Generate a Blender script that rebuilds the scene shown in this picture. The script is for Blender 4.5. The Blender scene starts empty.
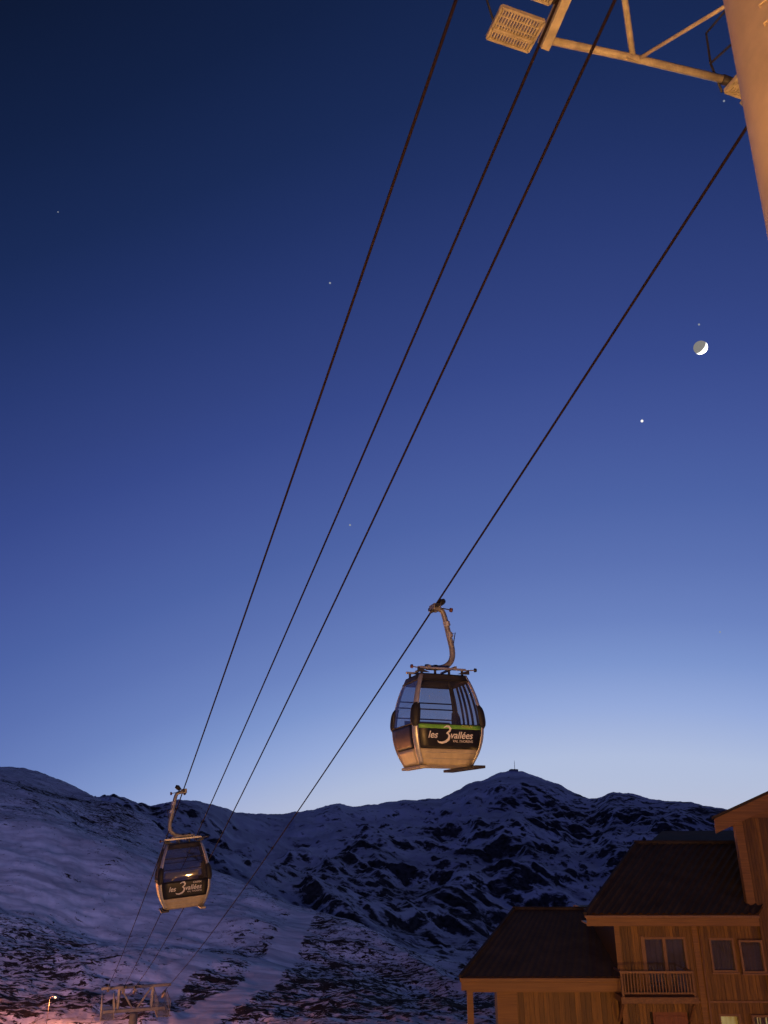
import bpy, math, random
import numpy as np
from mathutils import Vector, Matrix
R = math.radians
SC = bpy.context.scene
COL = SC.collection
random.seed(7)

# ------------------------------------------------------------------ camera, sky, moonlight, exposure
PITCH = R(22.0); FPX = 770.0
cam = bpy.data.cameras.new('camera'); cam_o = bpy.data.objects.new('camera', cam); COL.objects.link(cam_o)
cam.sensor_fit = 'VERTICAL'; cam.sensor_height = 24.0; cam.lens = FPX / 1024 * 24.0
cam.clip_start = 0.1; cam.clip_end = 120000
cam_o.location = (0, 0, 0); cam_o.rotation_euler = (R(90) + PITCH, 0, 0)
SC.camera = cam_o

world = bpy.data.worlds.new('World'); SC.world = world; world.use_nodes = True
wn = world.node_tree
sky = wn.nodes.new('ShaderNodeTexSky'); sky.sky_type = 'NISHITA'; sky.sun_disc = False
sky.sun_elevation = R(-5.0); sky.sun_rotation = R(22.0); sky.altitude = 2300
sky.air_density = 1.0; sky.dust_density = 0.3; sky.ozone_density = 4.0
def wmath(op, a, b=None, c=None):
    nd = wn.nodes.new('ShaderNodeMath'); nd.operation = op
    for k, v in enumerate((a, b, c)):
        if v is None: continue
        if isinstance(v, (int, float)): nd.inputs[k].default_value = v
        else: wn.links.new(v, nd.inputs[k])
    return nd.outputs[0]
# twilight arch: colour falls off with height above the horizon and with the angle from the sunset point
GLOW_AZ = R(15.0)
wtc = wn.nodes.new('ShaderNodeTexCoord'); wsp = wn.nodes.new('ShaderNodeSeparateXYZ'); wn.links.new(wtc.outputs['Generated'], wsp.inputs[0])
wx, wy, wz = wsp.outputs
el_deg = wmath('MULTIPLY', wmath('ARCSINE', wmath('MAXIMUM', wz, 0.0)), 180 / math.pi)
hor = wmath('MAXIMUM', wmath('SQRT', wmath('ADD', wmath('MULTIPLY', wx, wx), wmath('MULTIPLY', wy, wy))), 0.001)
cosaz = wmath('DIVIDE', wmath('ADD', wmath('MULTIPLY', wx, math.sin(GLOW_AZ)), wmath('MULTIPLY', wy, math.cos(GLOW_AZ))), hor)
eff = wmath('ADD', el_deg, wmath('MULTIPLY', wmath('SUBTRACT', 1.0, cosaz), 50.0))
ramp = wn.nodes.new('ShaderNodeValToRGB'); cr = ramp.color_ramp; cr.interpolation = 'LINEAR'
wn.links.new(wmath('DIVIDE', eff, 110.0), ramp.inputs[0])
s2l = lambda c: tuple((v / 255 / 12.92 if v / 255 < 0.04045 else ((v / 255 + 0.055) / 1.055) ** 2.4) for v in c)
STOPS = [(0, (176, 186, 211)), (4.2, (171, 184, 214)), (7.5, (145, 165, 211)), (10.5, (121, 145, 199)), (13.5, (104, 127, 186)), (17.5, (89, 111, 173)), (22, (75, 97, 161)), (27, (65, 84, 149)), (32, (54, 72, 136)), (36, (48, 65, 125)), (41, (40, 57, 113)), (46, (32, 49, 99)), (51, (25, 42, 85)), (59, (18, 33, 68)), (68, (13, 25, 52)), (110, (7, 13, 30))]
while len(cr.elements) < len(STOPS): cr.elements.new(0.5)
for e_, (p_, c_) in zip(cr.elements, STOPS): e_.position = p_ / 110.0; e_.color = (*s2l([v * 1.025 for v in c_]), 1)
tint = wn.nodes.new('ShaderNodeMix'); tint.data_type = 'RGBA'; tint.blend_type = 'MULTIPLY'; tint.clamp_result = False
tint.inputs[0].default_value = 1.0; tint.inputs[7].default_value = (18.5, 15.0, 8.6, 1)
wn.links.new(sky.outputs[0], tint.inputs[6])
blend = wn.nodes.new('ShaderNodeMix'); blend.data_type = 'RGBA'; blend.inputs[0].default_value = 0.96
wn.links.new(tint.outputs[2], blend.inputs[6]); wn.links.new(ramp.outputs[0], blend.inputs[7])
# unseen blue-mauve glow added low in the sky opposite the sunset to brighten snow
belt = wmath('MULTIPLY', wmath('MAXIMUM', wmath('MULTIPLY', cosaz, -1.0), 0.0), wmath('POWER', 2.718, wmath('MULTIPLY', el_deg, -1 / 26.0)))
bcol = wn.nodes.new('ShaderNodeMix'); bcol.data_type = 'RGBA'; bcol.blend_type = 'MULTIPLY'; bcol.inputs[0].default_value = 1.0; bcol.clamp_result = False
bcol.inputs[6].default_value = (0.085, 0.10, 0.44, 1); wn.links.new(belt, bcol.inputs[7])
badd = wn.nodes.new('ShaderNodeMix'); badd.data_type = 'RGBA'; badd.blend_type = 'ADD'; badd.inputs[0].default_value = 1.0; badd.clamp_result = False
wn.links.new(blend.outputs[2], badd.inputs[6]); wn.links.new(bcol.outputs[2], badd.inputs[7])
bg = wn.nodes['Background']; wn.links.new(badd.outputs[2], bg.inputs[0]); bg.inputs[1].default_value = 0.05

sun = bpy.data.lights.new('moonlight', 'SUN'); sun.energy = 0.002; sun.angle = R(0.5); sun.color = (1.0, 0.95, 0.88)
sun_o = bpy.data.objects.new('moonlight', sun); COL.objects.link(sun_o)
sun_o.rotation_euler = Vector((-0.33, -0.75, -0.56)).to_track_quat('-Z', 'Y').to_euler()

SC.view_settings.view_transform = 'Standard'; SC.view_settings.look = 'None'
SC.view_settings.exposure = 4.322; SC.view_settings.gamma = 1.0
SC.cycles.use_denoising = True; SC.cycles.max_bounces = 6; SC.cycles.transparent_max_bounces = 16

# ------------------------------------------------------------------ helpers
CT, ST = math.cos(PITCH), math.sin(PITCH)
def ray(x, y):
    u = (x - 384) / FPX; v = (512 - y) / FPX
    return Vector((u, CT - v * ST, ST + v * CT))
def at(x, y, z):            # point seen at a pixel, z metres along the optical axis
    return ray(x, y) * z
def onY(x, y, Y):           # point seen at a pixel on the upright plane Y
    r = ray(x, y); return r * (Y / r.y)
def pix(p):
    z = p[1] * CT + p[2] * ST
    return 384 + FPX * p[0] / z, 512 - FPX * (p[2] * CT - p[1] * ST) / z, z

class MB:
    def __init__(s): s.v = []; s.f = []
    def add(s, vs, fs):
        o = len(s.v); s.v += [tuple(v) for v in vs]; s.f += [tuple(i + o for i in f) for f in fs]; return s
    def box(s, x0, x1, y0, y1, z0, z1):
        vs = [(x, y, z) for z in (z0, z1) for y in (y0, y1) for x in (x0, x1)]
        return s.add(vs, [(0, 2, 3, 1), (4, 5, 7, 6), (0, 1, 5, 4), (2, 6, 7, 3), (0, 4, 6, 2), (1, 3, 7, 5)])
    def obox(s, c, ax, ay, az):     # oriented box, half-extent vectors
        c, ax, ay, az = Vector(c), Vector(ax), Vector(ay), Vector(az)
        vs = [c + ax * i + ay * j + az * k for k in (-1, 1) for j in (-1, 1) for i in (-1, 1)]
        return s.add(vs, [(0, 2, 3, 1), (4, 5, 7, 6), (0, 1, 5, 4), (2, 6, 7, 3), (0, 4, 6, 2), (1, 3, 7, 5)])
    def bar(s, a, b, w, h, up=(0, 0, 1)):
        a, b = Vector(a), Vector(b); d = (b - a); l = d.length; d /= l
        up = Vector(up); sx = d.cross(up)
        if sx.length < 1e-4: sx = d.cross(Vector((1, 0, 0)))
        sx.normalize(); sy = sx.cross(d)
        return s.obox((a + b) / 2, sx * w / 2, d * l / 2, sy * h / 2)
    def tube(s, pts, rad, n=8, cap=True):
        pts = [Vector(p) for p in pts]; rs = rad if isinstance(rad, (list, tuple)) else [rad] * len(pts)
        o = len(s.v); prev = None
        for i, p in enumerate(pts):
            d = (pts[min(i + 1, len(pts) - 1)] - pts[max(i - 1, 0)]).normalized()
            if prev is None:
                a = d.cross(Vector((0, 0, 1)))
                if a.length < 1e-3: a = d.cross(Vector((1, 0, 0)))
            else: a = prev - d * prev.dot(d)
            a.normalize(); prev = a; b = d.cross(a)
            for k in range(n):
                t = 2 * math.pi * k / n
                s.v.append(tuple(p + (a * math.cos(t) + b * math.sin(t)) * rs[i]))
        for i in range(len(pts) - 1):
            for k in range(n):
                k2 = (k + 1) % n
                s.f.append((o + i * n + k, o + i * n + k2, o + (i + 1) * n + k2, o + (i + 1) * n + k))
        if cap:
            s.f.append(tuple(o + k for k in reversed(range(n))))
            s.f.append(tuple(o + (len(pts) - 1) * n + k for k in range(n)))
        return s
    def prism(s, poly, d):      # polygon (3d points) extruded by vector d
        n = len(poly); d = Vector(d)
        vs = [Vector(p) for p in poly] + [Vector(p) + d for p in poly]
        return s.add(vs, [tuple(reversed(range(n))), tuple(range(n, 2 * n))] + [(i, (i + 1) % n, n + (i + 1) % n, n + i) for i in range(n)])
    def build(s, name, mat, parent=None, smooth=False, bevel=0.0):
        me = bpy.data.meshes.new(name); me.from_pydata(s.v, [], s.f); me.update()
        if smooth: me.shade_smooth()
        o = bpy.data.objects.new(name, me); COL.objects.link(o); me.materials.append(mat)
        if parent: o.parent = parent
        if bevel:
            b = o.modifiers.new('bevel', 'BEVEL'); b.width = bevel; b.segments = 2; b.limit_method = 'ANGLE'
        return o

def empty(name, loc=(0, 0, 0), rz=0.0):
    o = bpy.data.objects.new(name, None); COL.objects.link(o); o.location = loc; o.rotation_euler.z = rz; return o
def tag(o, label=None, cat=None, group=None, kind=None):
    if label: o['label'] = label
    if cat: o['category'] = cat
    if group: o['group'] = group
    if kind: o['kind'] = kind
    return o

# ------------------------------------------------------------------ materials
def mat(name, col, rough=0.6, metal=0.0, var=0.25, scale=6.0, bump=0.0, stretch=(1, 1, 1), col2=None, spec=0.5):
    m = bpy.data.materials.new(name); m.use_nodes = True; nt = m.node_tree; n = nt.nodes; L = nt.links
    b = n['Principled BSDF']; b.inputs['Roughness'].default_value = rough; b.inputs['Metallic'].default_value = metal
    b.inputs['Specular IOR Level'].default_value = spec
    tc = n.new('ShaderNodeTexCoord'); mp = n.new('ShaderNodeMapping'); mp.inputs['Scale'].default_value = stretch
    L.new(tc.outputs['Object'], mp.inputs[0])
    nz = n.new('ShaderNodeTexNoise'); nz.inputs['Scale'].default_value = scale; nz.inputs['Detail'].default_value = 6; nz.inputs['Roughness'].default_value = 0.65
    L.new(mp.outputs[0], nz.inputs['Vector'])
    rp = n.new('ShaderNodeValToRGB'); rp.color_ramp.elements[0].position = 0.32; rp.color_ramp.elements[1].position = 0.68
    c2 = col2 or tuple(c * (1 - var) for c in col)
    rp.color_ramp.elements[0].color = (*c2, 1); rp.color_ramp.elements[1].color = (*[min(1, c * (1 + var * 0.4)) for c in col], 1)
    L.new(nz.outputs['Fac'], rp.inputs[0]); L.new(rp.outputs[0], b.inputs['Base Color'])
    mr = n.new('ShaderNodeMapRange'); mr.inputs[3].default_value = max(0.02, rough - 0.12); mr.inputs[4].default_value = min(1, rough + 0.12)
    L.new(nz.outputs['Fac'], mr.inputs[0]); L.new(mr.outputs[0], b.inputs['Roughness'])
    if bump:
        bp = n.new('ShaderNodeBump'); bp.inputs['Strength'].default_value = bump; bp.inputs['Distance'].default_value = 0.01
        L.new(nz.outputs['Fac'], bp.inputs['Height']); L.new(bp.outputs[0], b.inputs['Normal'])
    return m
def emit(name, col, strength):
    m = bpy.data.materials.new(name); m.use_nodes = True; n = m.node_tree.nodes
    n.remove(n['Principled BSDF']); e = n.new('ShaderNodeEmission'); e.inputs[0].default_value = (*col, 1); e.inputs[1].default_value = strength
    m.node_tree.links.new(e.outputs[0], n['Material Output'].inputs[0]); return m
def glass(name, tintc, rough=0.03):
    m = bpy.data.materials.new(name); m.use_nodes = True; nt = m.node_tree; n = nt.nodes; L = nt.links
    n.remove(n['Principled BSDF'])
    t = n.new('ShaderNodeBsdfTransparent'); t.inputs[0].default_value = (*tintc, 1)
    g = n.new('ShaderNodeBsdfGlossy'); g.inputs['Roughness'].default_value = rough; g.inputs[0].default_value = (0.9, 0.9, 0.9, 1)
    lw = n.new('ShaderNodeLayerWeight'); pw = n.new('ShaderNodeMath'); pw.operation = 'POWER'; pw.inputs[1].default_value = 4.0; L.new(lw.outputs['Facing'], pw.inputs[0])
    f = n.new('ShaderNodeMath'); f.operation = 'MULTIPLY_ADD'; f.inputs[1].default_value = 0.9; f.inputs[2].default_value = 0.07; L.new(pw.outputs[0], f.inputs[0])
    mx = n.new('ShaderNodeMixShader'); L.new(f.outputs[0], mx.inputs[0]); L.new(t.outputs[0], mx.inputs[1]); L.new(g.outputs[0], mx.inputs[2])
    d = n.new('ShaderNodeBsdfDiffuse'); d.inputs[0].default_value = (0.35, 0.35, 0.35, 1)   # thin film of dirt and frost
    nz = n.new('ShaderNodeTexNoise'); nz.inputs['Scale'].default_value = 3.0; nz.inputs['Detail'].default_value = 5
    mr = n.new('ShaderNodeMapRange'); mr.inputs[1].default_value = 0.35; mr.inputs[2].default_value = 0.75; mr.inputs[3].default_value = 0.02; mr.inputs[4].default_value = 0.10
    L.new(nz.outputs['Fac'], mr.inputs[0])
    m2 = n.new('ShaderNodeMixShader'); L.new(mr.outputs[0], m2.inputs[0]); L.new(mx.outputs[0], m2.inputs[1]); L.new(d.outputs[0], m2.inputs[2])
    L.new(m2.outputs[0], n['Material Output'].inputs[0]); return m

M = dict(
    cream=mat('cream_paint', (0.54, 0.455, 0.30), 0.42, 0.0, 0.22, 5, 0.05),
    alu=mat('brushed_aluminium', (0.56, 0.54, 0.50), 0.38, 0.55, 0.2, 8, 0.04),
    black=mat('black_rubber', (0.018, 0.017, 0.017), 0.6, 0, 0.3, 9, 0.1),
    gloss=mat('black_gloss_panel', (0.012, 0.011, 0.011), 0.42, 0, 0.4, 4),
    green=mat('green_stripe', (0.16, 0.42, 0.06), 0.4, 0, 0.3, 7),
    lime=mat('lime_print', (0.50, 0.58, 0.14), 0.5, 0, 0.15, 9),
    white=mat('white_print', (0.80, 0.78, 0.74), 0.5, 0, 0.1, 9),
    galv=mat('galvanised_steel', (0.36, 0.34, 0.31), 0.5, 0.45, 0.35, 12, 0.1),
    dark=mat('dark_steel', (0.06, 0.055, 0.05), 0.55, 0.3, 0.35, 12, 0.1),
    red=mat('red_cap', (0.16, 0.05, 0.045), 0.5, 0, 0.2, 9),
    seat=mat('grey_seat', (0.42, 0.42, 0.43), 0.55, 0, 0.15, 9),
    rope=mat('wire_rope', (0.026, 0.015, 0.016), 0.8, 0.0, 0.05, 2, 0.0, spec=0.1),
    yellow=mat('painted_tower_steel', (0.62, 0.54, 0.36), 0.5, 0.05, 0.35, 7, 0.08),
    column=mat('column_paint', (0.72, 0.57, 0.36), 0.48, 0.0, 0.18, 1.6, 0.06),
    farsteel=mat('weathered_tower_steel', (0.30, 0.23, 0.16), 0.55, 0.2, 0.3, 3, 0.05),
    roof=mat('brown_roof_sheet', (0.078, 0.060, 0.042), 0.8, 0.0, 0.4, 1.3, 0.1, (1, 1, 1), spec=0.12),
    fascia=mat('fascia_board', (0.30, 0.145, 0.038), 0.55, 0, 0.35, 2.5, 0.1, (0.25, 3, 8)),
    trim=mat('pale_trim', (0.32, 0.17, 0.07), 0.55, 0, 0.3, 6, 0.1, (6, 3, 0.6)),
    rail=mat('rail_wood', (0.24, 0.12, 0.045), 0.55, 0, 0.35, 6, 0.1, (2, 3, 2)),
    doorwood=mat('red_brown_door', (0.26, 0.09, 0.035), 0.5, 0, 0.35, 5, 0.1, (6, 3, 0.6)),
    curtain=mat('curtain_cloth', (0.24, 0.16, 0.10), 0.8, 0, 0.2, 4, 0.1, (9, 1, 0.6)),
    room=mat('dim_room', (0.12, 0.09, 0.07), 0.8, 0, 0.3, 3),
    stone=mat('station_concrete', (0.28, 0.27, 0.26), 0.8, 0, 0.3, 0.05),
)
M['cabin_glass'] = glass('tinted_cabin_glass', (0.60, 0.61, 0.66))
M['pane'] = glass('window_glass', (0.8, 0.8, 0.8))

def wood_clad():
    m = mat('board_cladding', (0.25, 0.122, 0.021), 0.55, 0, 0.45, 3.0, 0.15, (7, 7, 0.5))
    nt = m.node_tree; n = nt.nodes; L = nt.links; b = n['Principled BSDF']
    a = n.new('ShaderNodeAttribute'); a.attribute_name = 'tone'
    mr = n.new('ShaderNodeMapRange'); mr.inputs[3].default_value = 0.62; mr.inputs[4].default_value = 1.25
    L.new(a.outputs['Fac'], mr.inputs[0])
    old = b.inputs['Base Color'].links[0].from_socket
    mx = n.new('ShaderNodeMix'); mx.data_type = 'RGBA'; mx.blend_type = 'MULTIPLY'; mx.inputs[0].default_value = 1
    L.new(old, mx.inputs[6]); L.new(mr.outputs[0], mx.inputs[7]); L.new(mx.outputs[2], b.inputs['Base Color'])
    return m
M['clad'] = wood_clad()

def terrain_mat(name, scale, rock_a, rock_b, width, bscale):
    m = bpy.data.materials.new(name); m.use_nodes = True; nt = m.node_tree; n = nt.nodes; L = nt.links
    b = n['Principled BSDF']; b.inputs['Roughness'].default_value = 0.92; b.inputs['Specular IOR Level'].default_value = 0.08
    tc = n.new('ShaderNodeTexCoord')
    nz = n.new('ShaderNodeTexNoise'); nz.inputs['Scale'].default_value = scale; nz.inputs['Detail'].default_value = 9; nz.inputs['Roughness'].default_value = 0.66
    nz.inputs['Distortion'].default_value = 0.5
    mp = n.new('ShaderNodeMapping'); mp.inputs['Scale'].default_value = (1, 1, 1.6); mp.inputs['Rotation'].default_value = (0, 0, 0.5)
    L.new(tc.outputs['Object'], mp.inputs[0]); L.new(mp.outputs[0], nz.inputs['Vector'])
    at_ = n.new('ShaderNodeAttribute'); at_.attribute_name = 'rock'
    nb = n.new('ShaderNodeTexNoise'); nb.inputs['Scale'].default_value = scale * 0.22; nb.inputs['Detail'].default_value = 10; nb.inputs['Roughness'].default_value = 0.72; nb.inputs['Distortion'].default_value = 0.8
    mb_ = n.new('ShaderNodeMapping'); mb_.inputs['Scale'].default_value = (0.8, 1.9, 1.0); mb_.inputs['Rotation'].default_value = (0, 0, -0.45)
    L.new(tc.outputs['Object'], mb_.inputs[0]); L.new(mb_.outputs[0], nb.inputs['Vector'])
    mxn = n.new('ShaderNodeMath'); mxn.operation = 'MAXIMUM'; L.new(nz.outputs['Fac'], mxn.inputs[0]); L.new(nb.outputs['Fac'], mxn.inputs[1])
    ad = n.new('ShaderNodeMath'); ad.operation = 'ADD'; L.new(mxn.outputs[0], ad.inputs[0]); L.new(at_.outputs['Fac'], ad.inputs[1])
    mr = n.new('ShaderNodeMapRange'); mr.interpolation_type = 'SMOOTHSTEP'; mr.inputs[1].default_value = 0.60 - width; mr.inputs[2].default_value = 0.60 + width
    L.new(ad.outputs[0], mr.inputs[0])
    n2 = n.new('ShaderNodeTexNoise'); n2.inputs['Scale'].default_value = scale * 3.1; n2.inputs['Detail'].default_value = 6
    L.new(tc.outputs['Object'], n2.inputs['Vector'])
    rr = n.new('ShaderNodeValToRGB'); rr.color_ramp.elements[0].position = 0.35; rr.color_ramp.elements[1].position = 0.7
    rr.color_ramp.elements[0].color = (*rock_a, 1); rr.color_ramp.elements[1].color = (*rock_b, 1); L.new(n2.outputs['Fac'], rr.inputs[0])
    n3 = n.new('ShaderNodeTexNoise'); n3.inputs['Scale'].default_value = scale * 0.12; n3.inputs['Detail'].default_value = 7; n3.inputs['Roughness'].default_value = 0.6; n3.inputs['Distortion'].default_value = 1.2
    m3 = n.new('ShaderNodeMapping'); m3.inputs['Scale'].default_value = (0.45, 1.6, 1.0); m3.inputs['Rotation'].default_value = (0, 0, 0.75)
    L.new(tc.outputs['Object'], m3.inputs[0]); L.new(m3.outputs[0], n3.inputs['Vector'])
    sr = n.new('ShaderNodeValToRGB'); sr.color_ramp.elements[0].position = 0.36; sr.color_ramp.elements[1].position = 0.62
    sr.color_ramp.elements[0].color = (0.50, 0.50, 0.52, 1); sr.color_ramp.elements[1].color = (0.90, 0.90, 0.90, 1); L.new(n3.outputs['Fac'], sr.inputs[0])  # old-snow tone bands, also standing in for faint gully shading
    mx = n.new('ShaderNodeMix'); mx.data_type = 'RGBA'; L.new(mr.outputs[0], mx.inputs[0]); L.new(sr.outputs[0], mx.inputs[6]); L.new(rr.outputs[0], mx.inputs[7])
    L.new(mx.outputs[2], b.inputs['Base Color'])
    bp = n.new('ShaderNodeBump'); bp.inputs['Strength'].default_value = 0.5; bp.inputs['Distance'].default_value = bscale
    L.new(ad.outputs[0], bp.inputs['Height']); L.new(bp.outputs[0], b.inputs['Normal'])
    return m
M['near_snow'] = terrain_mat('snow_and_turf', 0.34, (0.020, 0.015, 0.011), (0.060, 0.042, 0.028), 0.022, 1.2)
M['far_snow'] = terrain_mat('snow_and_rock', 0.024, (0.022, 0.021, 0.022), (0.095, 0.088, 0.084), 0.055, 9.0)

# ------------------------------------------------------------------ terrain: polar height field round the viewpoint
def hsh(ix, iy, s):
    h = (ix.astype(np.int64) * 374761393 + iy.astype(np.int64) * 668265263 + s * 1442695041) & 0xffffffff
    h = ((h ^ (h >> 13)) * 1274126177) & 0xffffffff
    return ((h ^ (h >> 16)) & 0xffff) / 65535.0
def pn(x, y, s):
    ix = np.floor(x); iy = np.floor(y); fx = x - ix; fy = y - iy
    u = fx ** 3 * (fx * (fx * 6 - 15) + 10); v = fy ** 3 * (fy * (fy * 6 - 15) + 10)
    def g(dx, dy):
        a = hsh(ix + dx, iy + dy, s) * 2 * np.pi
        return np.cos(a) * (fx - dx) + np.sin(a) * (fy - dy)
    return (g(0, 0) * (1 - u) + g(1, 0) * u) * (1 - v) + (g(0, 1) * (1 - u) + g(1, 1) * u) * v
def fbm(x, y, s, o=5, rough=0.5):
    t = 0; a = 1; f = 1
    for k in range(o): t = t + a * pn(x * f + 17.3 * k, y * f - 9.1 * k, s + k); a *= rough; f *= 2.03
    return t
def ridged(x, y, s, o=5):
    t = 0; a = 1; f = 1
    for k in range(o): t = t + a * (0.5 - np.abs(pn(x * f + 3.7 * k, y * f + 5.9 * k, s + k)) * 1.4); a *= 0.5; f *= 2.1
    return t

def azel(x, y):
    r = ray(x, y); return math.degrees(math.atan2(r.x, r.y)), math.atan2(r.z, math.hypot(r.x, r.y))
CREST = [(-200, 748, 1700), (0, 766, 1500), (20, 768, 1490), (50, 775, 1450), (75, 784, 1400), (95, 794, 1320), (120, 803, 1180), (150, 820, 1020), (175, 840, 880), (205, 861, 770),
         (250, 878, 690), (300, 903, 610), (350, 917, 545), (400, 943, 475), (450, 962, 410), (490, 980, 365), (560, 1002, 330), (768, 1045, 300), (1000, 1070, 290)]
RIDGE = [(-200, 800, 3200), (60, 806, 3200), (120, 803, 3200), (150, 805, 3150), (163, 803, 3100), (180, 799, 3050), (200, 800, 3050), (215, 804, 3100), (240, 812, 3250), (270, 813, 3400), (300, 811, 3500), (320, 807, 3500), (337, 802, 3500),
         (355, 806, 3550), (375, 803, 3600), (395, 800, 3650), (420, 798, 3700), (440, 797, 3750), (455, 790, 3800), (470, 781, 3850), (485, 778, 3880), (498, 771, 3900), (510, 769, 3900), (522, 769, 3900), (535, 774, 3880),
         (555, 781, 3850), (572, 790, 3800), (588, 797, 3700), (597, 797, 3650), (608, 791, 3600), (622, 791, 3600), (638, 793, 3580), (650, 797, 3560), (675, 800, 3500), (690, 800, 3500), (700, 803, 3480), (722, 807, 3450), (768, 813, 3400), (1000, 830, 3300)]
def table(tb):
    a = np.array([azel(x, y) for x, y, r in tb]); return a[:, 0], a[:, 1], np.array([r for _, _, r in tb], float)
cA, cE, cR = table(CREST); fA, fE, fR = table(RIDGE)
STEP = 0.07
az = np.concatenate([np.arange(-180, -31, 3.0), np.arange(-31, 31, STEP), np.arange(31, 181, 3.0)])
azr = np.radians(az)
eC = np.interp(az, cA, cE); rC = np.interp(az, cA, cR); eF = np.interp(az, fA, fE); rF = np.interp(az, fA, fR)
ker = np.exp(-0.5 * (np.arange(-6, 7) / 2.2) ** 2); ker /= ker.sum()
sm = lambda a: np.convolve(np.pad(a, 6, mode='edge'), ker, mode='valid')
eC = sm(eC); rC = sm(sm(rC)); eF = sm(eF); rF = sm(rF)
eF = eF + R(0.085) * fbm(az * 1.1, az * 0, 91, 5, 0.62)          # broken ridge line
rv = np.maximum(rC * 1.45, 1500)
rows_near = np.concatenate([np.geomspace(4, 200, 46), np.geomspace(206, 2050, 330)])
rows_far = np.concatenate([np.linspace(0, 1, 300), 1 + np.geomspace(0.01, 6, 24)])

def profile(rr):            # rr: (rows, cols) -> smooth base height
    kr = [np.full_like(az, v) for v in (0, 45, 90, 170, 240)] + [rC, rC * 1.18, rv, rv + 0.45 * (rF - rv), rF, rF * 1.2, rF * 8]
    hc = np.tan(eC) * rC; hf = np.tan(eF) * rF
    low = np.tan(eC - R(3.2)) * rv
    kz = [np.full_like(az, v) for v in (-12, -13, -27, -43, -53.5)] + [hc, hc - 0.035 * rC, low, low + 0.36 * (hf - low), hf, hf - 0.09 * rF, np.full_like(az, -400)]
    h = np.zeros_like(rr)
    for i in range(len(kr) - 1):
        t = np.clip((rr - kr[i]) / (kr[i + 1] - kr[i]), 0, 1); msk = rr >= kr[i]
        h = np.where(msk, kz[i] + (kz[i + 1] - kz[i]) * t, h)
    return h
def hit(x, y):              # where the base slope is met along a pixel's direction
    a, e = azel(x, y); j = int(np.argmin(np.abs(az - a))); rs = np.geomspace(205, 9000, 3000)
    kr = [0, 45, 90, 170, 240, rC[j], rC[j] * 1.18, rv[j], rv[j] + 0.45 * (rF[j] - rv[j]), rF[j]]
    hc = math.tan(eC[j]) * rC[j]; hf = math.tan(eF[j]) * rF[j]; low = math.tan(eC[j] - R(3.2)) * rv[j]
    kz = [-12, -13, -27, -43, -53.5, hc, hc - 0.035 * rC[j], low, low + 0.36 * (hf - low), hf]
    hs = np.interp(rs, kr, kz); k = np.argmax(hs >= np.tan(e) * rs)
    return rs[k] * math.sin(R(a)), rs[k] * math.cos(R(a)), rs[k]

def blob(X, Y, x, y, sx, sr, w):   # patch of more (or less) rock: place, px half-width, radial metres, weight
    bx, by, br = hit(x, y); ux, uy = bx / br, by / br
    q = (X - bx) * ux + (Y - by) * uy; p = (X - bx) * uy - (Y - by) * ux
    s = sx * br / FPX / 0.9
    return w * np.exp(-0.5 * ((p / s) ** 2 + (q / sr) ** 2))
def path_mask(X, Y, pts, wid):
    P = [hit(x, y)[:2] for x, y in pts]; d = np.full(X.shape, 1e9)
    for (ax, ay), (bx, by) in zip(P[:-1], P[1:]):
        dx, dy = bx - ax, by - ay; t = np.clip(((X - ax) * dx + (Y - ay) * dy) / (dx * dx + dy * dy), 0, 1)
        d = np.minimum(d, np.hypot(X - ax - t * dx, Y - ay - t * dy))
    return np.exp(-(d / wid) ** 4)

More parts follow.
